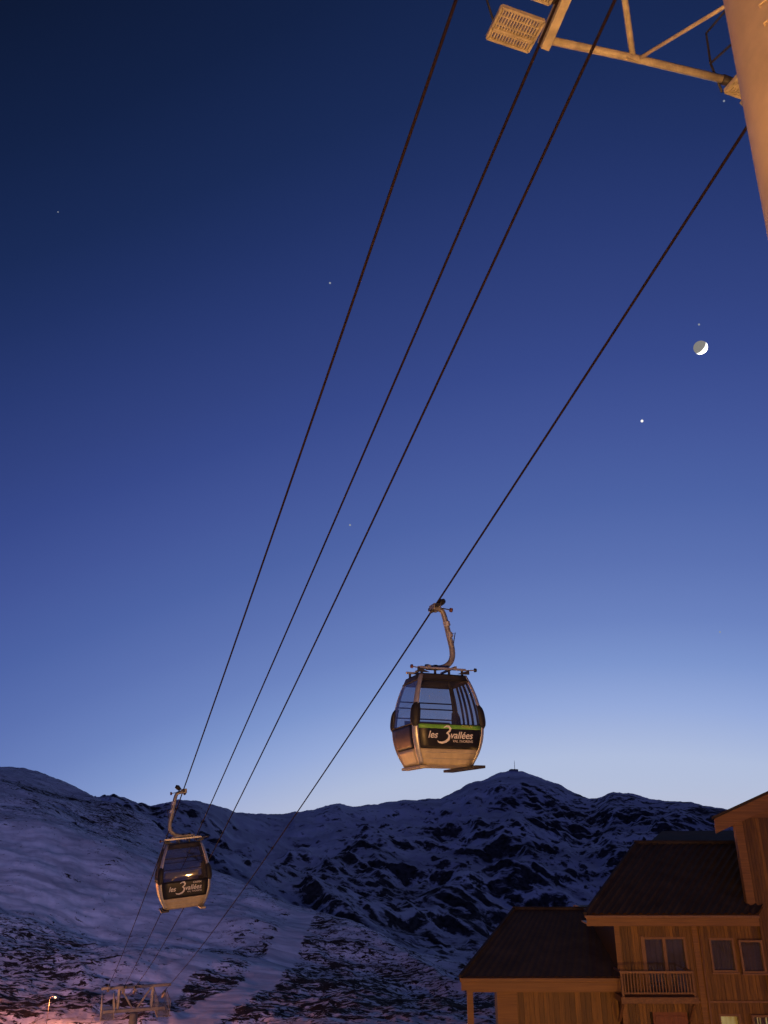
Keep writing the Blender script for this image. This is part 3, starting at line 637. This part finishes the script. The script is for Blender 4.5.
pl = MB().obox(tp(TM), pp * 0.09, UP * 0.055, hd * 0.01).build('gusset_plate', M['yellow'], tw)
# hand rails
def loop(pts, name='hand_rail'): MB().tube([tp(p) for p in pts], 0.014, 8).build(name, M['dark'], tw, True)
q0 = B2 - pp * 0.60
loop([q0, q0 + UP * 0.5 - pp * 0.1, q0 + UP * 0.55 - hd * 0.5 - pp * 0.1, q0 - hd * 2.6 + UP * 1.1 - pp * 0.1])
q1 = at(722, 92, 9.2)
loop([q1, q1 + UP * 0.45 - pp * 0.08, q1 + UP * 0.9 - pp * 0.10 - hd * 0.05, q1 + UP * 1.0 - hd * 0.5, q1 + UP * 1.6 - hd * 2.4])
loop([q1 + UP * 0.45 - pp * 0.08, q1 + UP * 0.5 - hd * 0.6 + pp * 0.1])

# ------------------------------------------------------------------ far lift tower, lower left
fb = (rope_pt(1, 1.0) + rope_pt(4, 1.0)) / 2; gz = ground_z(fb.x, fb.y)
ft = empty('lift_tower', (fb.x, fb.y, gz)); tag(ft, 'orange-lit lift tower far down the slope at the lower left', 'lift tower', 'gondola lift towers')
FT = Vector(ft.location); topz = fb.z
def fp(v): return Vector(v) - FT
e1, e4 = rope_pt(1, 1.0), rope_pt(4, 1.0)
MB().tube([(0, 0, -1.0), (0, 0, topz - gz - 1.6)], [0.5, 0.3], 20).build('column', M['farsteel'], ft, True)
ax0 = Vector((0, 0, topz - gz + 0.1))
MB().bar(ax0 - pp * 2.6, ax0 + pp * 2.6, 0.22, 0.2).build('cross_arm', M['farsteel'], ft, bevel=0.03)
ax1 = Vector((0, 0, topz - gz - 1.45))
MB().bar(ax1 - pp * 2.3, ax1 + pp * 2.3, 0.35, 0.24).build('cross_arm', M['farsteel'], ft, bevel=0.03)
for s in (-1, 1):
    MB().bar(ax1 + pp * s * 1.25, ax0 + pp * s * 1.25, 0.18, 0.18, (0, 1, 0)).build('upright', M['farsteel'], ft)
    MB().bar(ax1 + pp * s * 0.1, ax0 + pp * s * 1.2, 0.12, 0.12).build('brace', M['farsteel'], ft)
    wk = MB(); c = ax1 + pp * s * 2.0 - UP * 0.1
    for k in (-1, 1): wk.bar(c + pp * 0.45 * k - hd * 2.4, c + pp * 0.45 * k + hd * 2.4, 0.06, 0.08)
    for k in range(13): wk.bar(c - pp * 0.45 + hd * (0.4 * k - 2.4), c + pp * 0.45 + hd * (0.4 * k - 2.4), 0.1, 0.04)
    wk.build('catwalk', M['farsteel'], ft)
    hr = MB()
    for k in (-1, 1):
        hr.tube([c + pp * 0.45 * k - hd * 2.4 + UP, c + pp * 0.45 * k + hd * 2.4 + UP], 0.03, 6)
        for q in range(5): b_ = c + pp * 0.45 * k + hd * (1.2 * q - 2.4); hr.tube([b_, b_ + UP], 0.025, 5)
    hr.build('hand_rail', M['farsteel'], ft)
sdir = (rope_pt(4, 1.0) - rope_pt(4, 0.95)).normalized()
for k in (1, 2, 3, 4):
    e = rope_pt(k, 1.0)
    for q in range(4):
        c = e + sdir * (0.55 * q - 0.8) - UP * 0.17
        MB().tube([fp(c - pp * 0.06), fp(c + pp * 0.06)], 0.16, 14).build('sheave', M['dark'], ft, True)
    MB().bar(fp(e - sdir * 1.2 - UP * 0.3), fp(e + sdir * 1.2 - UP * 0.3), 0.14, 0.16).build('sheave_beam', M['farsteel'], ft)

# ------------------------------------------------------------------ chalet
FY = 34.0
def cx(x, y, Y=FY): return onY(x, y, Y).x
def cz(y, Y=FY, x=384): return onY(x, y, Y).z
base = onY(660, 1020, FY)
ch = empty('chalet', (base.x, FY, -13.0)); tag(ch, 'dark timber chalet with brown roofs and a small balcony at the lower right', 'chalet')
CH = Vector(ch.location)
def part(mb, name, m, parent=None, bevel=0.0, smooth=False):
    mb.v = [(v[0] - CH.x, v[1] - CH.y, v[2] - CH.z) for v in mb.v]
    return mb.build(name, m, parent or ch, smooth, bevel)
def clad(x0, x1, z0, z1, Y, holes=(), bw=0.135, lean=0.0):
    """vertical boards over a wall, cut round openings"""
    mb = MB(); tone = []
    x = x0
    while x < x1 - 0.01:
        w = min(bw * random.uniform(0.9, 1.1), x1 - x); segs = [(z0, z1)]
        for hx0, hx1, hz0, hz1 in holes:
            if x < hx1 - 0.01 and x + w > hx0 + 0.01:
                ns = []
                for a, b in segs:
                    if hz0 > a: ns.append((a, min(b, hz0)))
                    if hz1 < b: ns.append((max(a, hz1), b))
                segs = [s for s in ns if s[1] - s[0] > 0.02]
        d = random.uniform(0, 0.014); t = random.random()
        for a, b in segs:
            mb.box(x + 0.004, x + w - 0.004, Y - 0.03 - d, Y, a, b); tone += [t] * 6
        x += w
    o = part(mb, 'cladding', M['clad']); o['kind'] = 'stuff'
    at_ = o.data.attributes.new('tone', 'FLOAT', 'FACE'); at_.data.foreach_set('value', tone)
    return o
def rect(x0, x1, y0, y1, Y=FY):     # opening from pixels -> metres
    a = onY((x0 + x1) / 2, y1, Y); b = onY((x0 + x1) / 2, y0, Y); xa = onY(x0, (y0 + y1) / 2, Y).x; xb = onY(x1, (y0 + y1) / 2, Y).x
    return (xa, xb, a.z, b.z)
XL = cx(617, 960); XR = cx(755, 900, FY - 0.15) + 0.05; Z_E = cz(921)
win_a = rect(712, 733, 940, 970); win_b = rect(742, 762, 942, 971, FY - 0.15)
door_a = rect(647, 686, 939, 994); lit_a = rect(722, 740, 1016, 1044); lit_b = rect(755, 775, 1017, 1044, FY - 0.15); door_b = rect(655, 690, 1012, 1062)
ZB = -13.0
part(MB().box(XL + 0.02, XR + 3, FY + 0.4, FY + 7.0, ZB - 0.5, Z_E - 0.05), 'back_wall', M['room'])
clad(XL, XR, ZB, Z_E, FY, [win_a, door_a, lit_a, door_b])
XG0 = cx(755, 900, FY - 0.15); XG1 = XG0 + 7.0
part(MB().box(XL, XL + 0.06, FY + 0.003, FY + 6.5, ZB, Z_E), 'side_wall', M['clad'])
def window(r, Y, lit=False, curtain=True, cat_frame='trim', split=False, sill=True):
    x0, x1, z0, z1 = r; fw = 0.07
    fr = MB(); fr.box(x0 - fw, x1 + fw, Y - 0.07, Y + 0.08, z1, z1 + fw); fr.box(x0 - fw, x1 + fw, Y - 0.07, Y + 0.08, z0 - fw, z0)
    fr.box(x0 - fw, x0, Y - 0.065, Y + 0.075, z0, z1); fr.box(x1, x1 + fw, Y - 0.065, Y + 0.075, z0, z1)
    w = part(MB().box(x0, x1, Y + 0.03, Y + 0.036, z0, z1), 'window', M['pane'])
    f = part(fr, 'frame', M[cat_frame], ch); f.parent = w; f.matrix_parent_inverse = Matrix()
    if sill:
        s = part(MB().box(x0 - 0.12, x1 + 0.12, Y - 0.13, Y - 0.01, z0 - fw - 0.05, z0 - fw - 0.002), 'sill', M[cat_frame]); s.parent = w
    if curtain:
        mb = MB(); n_ = 22; y_ = Y + 0.13
        vs = []
        for i in range(n_ + 1):
            xx = x0 + (x1 - x0) * i / n_; yy = y_ + 0.025 * math.sin(i * 1.9) + 0.01 * math.sin(i * 0.7)
            vs += [(xx, yy, z0 - 0.02), (xx, yy, z1 + 0.02)]
        mb.add(vs, [(2 * i, 2 * i + 2, 2 * i + 3, 2 * i + 1) for i in range(n_)])
        c = part(mb, 'curtain', M['lit_curtain'] if lit else M['curtain']); c.parent = w
    return w
M['lit_curtain'] = emit('lit_curtain', (1.0, 0.62, 0.17), 0.030)
nt = M['lit_curtain'].node_tree; nz = nt.nodes.new('ShaderNodeTexNoise'); nz.inputs['Scale'].default_value = 2.2; mpn = nt.nodes.new('ShaderNodeMapping'); mpn.inputs['Scale'].default_value = (3.5, 1, 0.5)
nt.links.new(nt.nodes.new('ShaderNodeTexCoord').outputs['Object'], mpn.inputs[0]); nt.links.new(mpn.outputs[0], nz.inputs['Vector'])
rp = nt.nodes.new('ShaderNodeValToRGB'); rp.color_ramp.elements[0].position = 0.35; rp.color_ramp.elements[0].color = (0.55, 0.28, 0.03, 1); rp.color_ramp.elements[1].position = 0.65; rp.color_ramp.elements[1].color = (1, 0.72, 0.27, 1)
nt.links.new(nz.outputs['Fac'], rp.inputs[0])
for nd in nt.nodes:
    if nd.type == 'EMISSION': nt.links.new(rp.outputs[0], nd.inputs[0])
window(win_a, FY); window(lit_a, FY, lit=True)
# balcony door pair with dark panes
w = window(door_a, FY, curtain=True, sill=False)
x0, x1, z0, z1 = door_a; mb = MB(); mb.box((x0 + x1) / 2 - 0.06, (x0 + x1) / 2 + 0.06, FY - 0.05, FY + 0.05, z0, z1); m_ = part(mb, 'mullion', M['trim']); m_.parent = w
mb = MB().box(x0 - 0.16, x0 - 0.06, FY - 0.11, FY - 0.04, z0, z1 + 0.1); s = part(mb, 'shutter_post', M['trim']); s.parent = w
x0, x1, z0, z1 = door_b
d = part(MB().box(x0, x1, FY - 0.02, FY + 0.05, z0, z1), 'door', M['doorwood']); 
for i in (0, 1):
    xa = x0 + (x1 - x0) * (0.06 + 0.48 * i); p_ = part(MB().box(xa, xa + (x1 - x0) * 0.40, FY - 0.045, FY - 0.021, z0 + 0.1, z1 - 0.12), 'door_panel', M['doorwood'], bevel=0.01); p_.parent = d
# right block with gable
YG = FY - 0.15
gl = onY(714, 826, YG - 0.5); gr_ = onY(768, 801, YG - 0.5); gs = (gr_.z - gl.z) / (gr_.x - gl.x)
zc = lambda x: gl.z + (x - gl.x) * gs
ZG = zc(XG0) - 0.25
clad(XG0, XG1, ZB, ZG, YG, [win_b, lit_b])
mb = MB(); mb.prism([(XG0, YG, ZG), (XG1, YG, ZG), (XG1, YG, zc(XG1) - 0.25)], (0, 0.05, 0)); 
tri = part(mb, 'gable_infill', M['fascia'])
xi = cx(745, 832, YG); part(MB().box(XG0 - 0.34, XG0 - 0.003, YG - 0.02, YG + 0.2, cz(917, YG), ZG + 0.02), 'corner_board', M['fascia'])
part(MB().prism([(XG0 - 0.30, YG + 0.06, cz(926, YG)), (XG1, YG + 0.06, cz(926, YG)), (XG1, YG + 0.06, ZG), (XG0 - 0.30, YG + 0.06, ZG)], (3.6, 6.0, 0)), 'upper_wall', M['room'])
window(win_b, YG); window(lit_b, YG, lit=True)
bd = MB(); x_, z_ = gl.x, gl.z; x2 = gl.x + 8; hh = 0.27
bd.prism([(x_, YG - 0.62, z_ - hh), (x2, YG - 0.62, zc(x2) - hh), (x2, YG - 0.62, zc(x2) + hh), (x_ + 0.02, YG - 0.62, z_ + hh)], (0, 0.07, 0)); part(bd, 'barge_board', M['fascia'])
gr2 = MB(); gr2.prism([(x_ - 0.12, YG - 0.70, z_ + hh - 0.03), (x2, YG - 0.70, zc(x2) + hh + 0.02), (x2, YG - 0.70, zc(x2) + hh + 0.12), (x_ - 0.12, YG - 0.70, z_ + hh + 0.07)], (3.9, 6.5, 0)); part(gr2, 'gable_roof', M['roof'])
sf = MB(); sf.prism([(x_ + 0.05, YG - 0.54, z_ - 0.05), (x2, YG - 0.54, zc(x2) - 0.05), (x2, YG - 0.54, zc(x2) + 0.05), (x_ + 0.05, YG - 0.54, z_ + 0.05)], (3.6, 6.0, 0)); part(sf, 'soffit', M['fascia'])
# main roof: corrugated sheet between eave and ridge
def corr_roof(e0, e1, r0, r1, pitch, amp, name, nv=26):
    e0, e1, r0, r1 = map(Vector, (e0, e1, r0, r1)); L_ = (e1 - e0).length; nu = int(L_ / pitch * 8)
    nrm = (e1 - e0).cross(r0 - e0).normalized()
    if nrm.z < 0: nrm = -nrm
    mb = MB(); vs = []
    for j in range(nv + 1):
        v = j / nv
        for i in range(nu + 1):
            u = i / nu; p = e0.lerp(e1, u).lerp(r0.lerp(r1, u), v)
            lap = 0.012 * (1 - (v * 6) % 1)
            vs.append(p + nrm * (amp * max(-0.4, math.cos(2 * math.pi * u * L_ / pitch)) + lap))
    mb.add(vs, [(j * (nu + 1) + i, j * (nu + 1) + i + 1, (j + 1) * (nu + 1) + i + 1, (j + 1) * (nu + 1) + i) for j in range(nv) for i in range(nu)])
    o = part(mb, name, M['roof'], smooth=True); return o
EY = FY - 0.75
e0 = onY(586, 914, EY); e1 = onY(758, 914, EY); e1.z = e0.z
RY = EY + 5.2
r0 = onY(637, 843, RY); r1 = onY(800, 843, RY); r1.z = r0.z
rf_ = corr_roof(e0, e1, r0, r1, 0.30, 0.045, 'roof')
und = MB(); und.prism([e0 - UP * 0.1, e1 - UP * 0.1, r1 - UP * 0.12, r0 - UP * 0.12], (0, 0, 0.04)); part(und, 'roof_deck', M['fascia'])
rc_ = MB().tube([r0 - Vector((0.1, 0, 0)), r1 + Vector((0.1, 0, 0))], 0.12, 10); part(rc_, 'ridge_cap', M['roof'], smooth=True)
vg = MB().bar(e0 + Vector((-0.03, 0, -0.03)), r0 + Vector((-0.03, 0, -0.03)), 0.12, 0.20); part(vg, 'verge_board', M['roof'])
h1 = abs(cz(918, EY) - cz(914, EY)); h2 = abs(cz(926, EY) - cz(914, EY))
part(MB().box(e0.x - 0.05, e1.x, EY - 0.12, EY + 0.05, e0.z - h1, e0.z - 0.035), 'gutter', M['trim'], bevel=0.02)
part(MB().box(e0.x, e1.x - 0.02, EY - 0.04, EY + 0.02, e0.z - h2, e0.z - h1 - 0.003), 'fascia_board', M['fascia'])
part(MB().box(e0.x + 0.02, e1.x - 0.04, EY + 0.025, FY + 0.2, e0.z - h2 + 0.04, e0.z - h2 + 0.09), 'soffit', M['fascia'])
# back slope and the rear roof behind the ridge
bk = MB(); bk.prism([r0, r1, r1 + Vector((1.0, 4.5, -2.4)), r0 + Vector((1.5, 4.5, -2.4))], (0, 0, -0.08)); part(bk, 'rear_slope', M['roof'])
q0, q1, q2, q3 = onY(642, 849, 40), onY(800, 849, 40), onY(800, 830, 44), onY(662, 831, 44)
part(MB().prism([q0, q1, q2, q3], (0, 0, -0.12)), 'rear_roof', M['roof'])
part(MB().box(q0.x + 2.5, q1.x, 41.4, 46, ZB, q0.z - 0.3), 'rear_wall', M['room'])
# lower wing on the left
WY = FY + 0.35; WE = FY - 0.45
f0 = onY(461, 977, WE); f1 = onY(617, 977, WE); f1.z = f0.z; WR = WE + 5.4
g0 = onY(515, 909, WR); g1 = onY(640, 909, WR); g1.z = g0.z
XM = XL - 0.02
f1.x = XM; 
corr_roof(f0, f1, g0, Vector((XM + 1.2, g1.y, g1.z)), 0.30, 0.014, 'roof', 18)
part(MB().prism([f0 - UP * 0.08, f1 - UP * 0.08, Vector((XM + 1.2, g1.y, g1.z - 0.1)), g0 - UP * 0.1], (0, 0, 0.03)), 'roof_deck', M['fascia'])
part(MB().tube([g0 - Vector((0.1, 0, 0)), g1], 0.1, 8), 'ridge_cap', M['roof'], smooth=True)
part(MB().bar(f0 + Vector((-0.03, 0, -0.02)), g0 + Vector((-0.03, 0, -0.02)), 0.12, 0.18), 'verge_board', M['roof'])
part(MB().prism([g0, g1, g1 + Vector((0.5, 4, -2)), g0 + Vector((1.5, 4, -2))], (0, 0, -0.06)), 'rear_slope', M['roof'])
k1 = abs(cz(982, WE) - cz(977, WE)); k2 = abs(cz(990.5, WE) - cz(977, WE))
part(MB().box(f0.x - 0.05, f1.x, WE - 0.11, WE + 0.05, f0.z - k1, f0.z - 0.02), 'gutter', M['fascia'], bevel=0.02)
part(MB().box(f0.x, f1.x, WE - 0.035, WE + 0.02, f0.z - k2, f0.z - k1 - 0.003), 'fascia_board', M['fascia'])
WX0 = cx(498, 1005, WY)
clad(WX0, XM, ZB, f0.z - k2 + 0.1, WY, bw=0.2)
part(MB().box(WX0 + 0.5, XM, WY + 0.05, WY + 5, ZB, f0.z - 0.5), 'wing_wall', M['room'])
part(MB().box(WX0 - 0.03, WX0 + 0.72, WY - 0.075, WY - 0.045, ZB, f0.z - k2 + 0.03), 'corner_board', M['fascia'])
px0 = cx(467.5, 1005, WE + 0.15)
part(MB().box(px0, px0 + 0.22, WE + 0.1, WE + 0.32, ZB, f0.z - k2 + 0.03), 'porch_post', M['fascia'])
part(MB().box(px0, f1.x, WE + 0.12, WE + 0.3, f0.z - k2 - 0.08, f0.z - k2 + 0.05), 'porch_beam', M['fascia'])
# trims on the main facade
for xa, xb, m_ in ((616.5, 621.5, 'fascia'), (694.5, 700, 'fascia')):
    xx = cx(xa, 960); part(MB().box(xx, xx + (xb - xa) * 0.038, FY - 0.10, FY - 0.046, ZB, Z_E), 'corner_board', M[m_])
dpx = cx(702, 960); part(MB().tube([(dpx, FY - 0.12, Z_E), (dpx, FY - 0.12, ZB)], 0.04, 8), 'downpipe', M['trim'], smooth=True)
zb = cz(1003, FY - 0.1); part(MB().box(cx(697, 1003), XG0, FY - 0.09, FY - 0.046, zb, zb + 0.06), 'belt_board', M['trim'])
part(MB().box(XG0, XG1, YG - 0.09, YG - 0.046, zb, zb + 0.06), 'belt_board', M['trim'])
# balcony
BYF = FY - 0.95
bx0, bx1 = cx(621, 985, BYF), cx(695, 985, BYF); zr = cz(972, BYF); zf = cz(996, BYF)
bal = part(MB().box(bx0 - 0.05, bx1 + 0.05, BYF - 0.06, FY - 0.05, zf - 0.24, zf - 0.03), 'balcony', M['rail'], bevel=0.01)
part(MB().box(bx0, bx1, BYF, BYF + 0.09, zr - 0.05, zr + 0.03), 'top_rail', M['trim'], bevel=0.01).parent = bal
part(MB().box(bx0, bx1, BYF + 0.015, BYF + 0.075, zf + 0.05, zf + 0.11), 'bottom_rail', M['rail']).parent = bal
for i in range(24):
    xx = bx0 + 0.02 + (bx1 - bx0 - 0.08) * i / 23
    part(MB().box(xx, xx + 0.045, BYF + 0.025, BYF + 0.065, zf + 0.112, zr - 0.052), 'baluster', M['rail']).parent = bal
for xx in (bx0 + 0.01, bx1 - 0.08):
    part(MB().box(xx, xx + 0.07, BYF + 0.1, FY - 0.06, zr - 0.04, zr + 0.02), 'side_rail', M['rail']).parent = bal
    part(MB().box(xx, xx + 0.08, BYF + 0.0, BYF + 0.08, zf - 0.03, zr - 0.055), 'rail_post', M['rail']).parent = bal
    part(MB().bar((xx + 0.04, FY - 0.06, zf - 0.95), (xx + 0.04, BYF + 0.15, zf - 0.26), 0.09, 0.1), 'bracket', M['rail']).parent = bal

# ------------------------------------------------------------------ summit station on the highest peak
pk = at(514, 770, 1.0); j = int(np.argmin(np.abs(az - azel(514, 770)[0]))); kk = int(np.argmax(GF[2][:, j] / GF[1][:, j]))
sp = Vector((GF[0][kk, j], GF[1][kk, j], GF[2][kk, j]))
ss = empty('summit_station', sp); tag(ss, 'tiny summit station with a thin mast on the highest peak', 'station')
MB().box(-22, 18, -12, 14, -14, 3).build('wall', M['stone'], ss)
MB().prism([(-24, -14, 3), (20, -14, 3), (14, -14, 6), (-16, -14, 7)], (0, 30, 0)).build('roof', M['dark'], ss)
MB().tube([(4, 0, 5), (4, 0, 34), (4, 0, 46)], [1.3, 1.0, 0.5], 8).build('mast', M['farsteel'], ss)

# ------------------------------------------------------------------ street lamps (sodium)
lampm = emit('lamp_glow', (1.0, 0.62, 0.30), 0.6)
def street_lamp(x, y, hz, power, label, pm='galv', group='sodium street lamps', col=(1.0, 0.45, 0.11), rad=0.14, gz=None, arm=0.9, adir=(1, 0)):
    gz = ground_z(x, y) if gz is None else gz
    o = empty('street_lamp', (x, y, gz)); tag(o, label, 'street lamp', group); h = hz - gz
    MB().tube([(0, 0, -0.4), (0, 0, h * 0.5), (0, 0, h + 0.25)], [0.10, 0.075, 0.05], 12).build('post', M[pm], o, True)
    dx, dy = adir
    MB().tube([(0, 0, h + 0.2), (dx * arm * 0.5, dy * arm * 0.5, h + 0.36), (dx * arm, dy * arm, h + 0.34)], 0.04, 8).build('arm', M['galv'], o, True)
    c = Vector((dx * arm, dy * arm, h + 0.26))
    hdm = MB().tube([c + Vector((0, 0, 0.14)), c + Vector((0, 0, 0.05)), c + Vector((0, 0, 0.0))], [0.09, 0.26, 0.29], 16).build('lamp_head', M['galv'], o, True)
    gl_ = ball('globe', c + Vector((0, 0, -0.12)), 0.16, lampm, 16); gl_.parent = o
    ld = bpy.data.lights.new('lamp_light', 'POINT'); ld.energy = power; ld.color = col; ld.shadow_soft_size = rad
    lo = bpy.data.objects.new('lamp_light', ld); COL.objects.link(lo); lo.parent = o; lo.location = c + Vector((0, 0, -0.42))
    return o
a_ = azel(50, 998); rl = 235.0; RED = (1.0, 0.29, 0.085)
street_lamp(rl * math.sin(R(a_[0])), rl * math.cos(R(a_[0])), math.tan(a_[1]) * rl, 750, 'lit lamp on a tall post at the bottom left of the hillside', pm='dark', rad=0.35, arm=1.3, col=RED)
street_lamp(-142, 205, -28, 8500, 'lamp on the hillside just off the left edge', rad=0.3, col=RED)
street_lamp(-31, 50, -12.8, 420, 'lamp uphill of the far lift tower, below the picture')
street_lamp(-2.1, -0.6, -2.0, 315, 'street lamp beside the viewer', gz=-12.2, col=(1.0, 0.48, 0.13))
street_lamp(4.6, -0.6, 1.5, 45, 'tall lamp beside the near lift tower', gz=-12.2)
street_lamp(9.0, 19.0, -7.6, 50, 'lamp in the street in front of the chalet', gz=-12.6, col=(1.0, 0.46, 0.10))
# unseen blue fill light added on a mast behind the viewpoint, brightening the hillside
fm = empty('fill_mast', (-70, -260, -20)); tag(fm, 'added unseen mast with a blue fill light for the hillside', 'fill light')
MB().tube([(0, 0, 0), (0, 0, 40), (0, 0, 62)], [0.6, 0.42, 0.3], 16).build('mast', M['galv'], fm, True)
MB().box(-1.3, 1.3, -0.5, 0.3, 60.5, 62.3).build('fill_housing', M['dark'], fm, bevel=0.08)
MB().box(-1.15, 1.15, 0.31, 0.34, 60.7, 62.1).build('lens', lampm, fm)
fl = bpy.data.lights.new('fill_beam', 'SPOT'); fl.energy = 430000; fl.color = (0.43, 0.43, 1.0); fl.spot_size = R(62); fl.spot_blend = 1.0; fl.shadow_soft_size = 1.0
fo = bpy.data.objects.new('fill_beam', fl); COL.objects.link(fo); fo.parent = fm; fo.location = (0, 0.9, 61.4)
fo.rotation_euler = (Vector((-560, 1500, 175)) - Vector((-70, -260, 41))).to_track_quat('-Z', 'Y').to_euler()
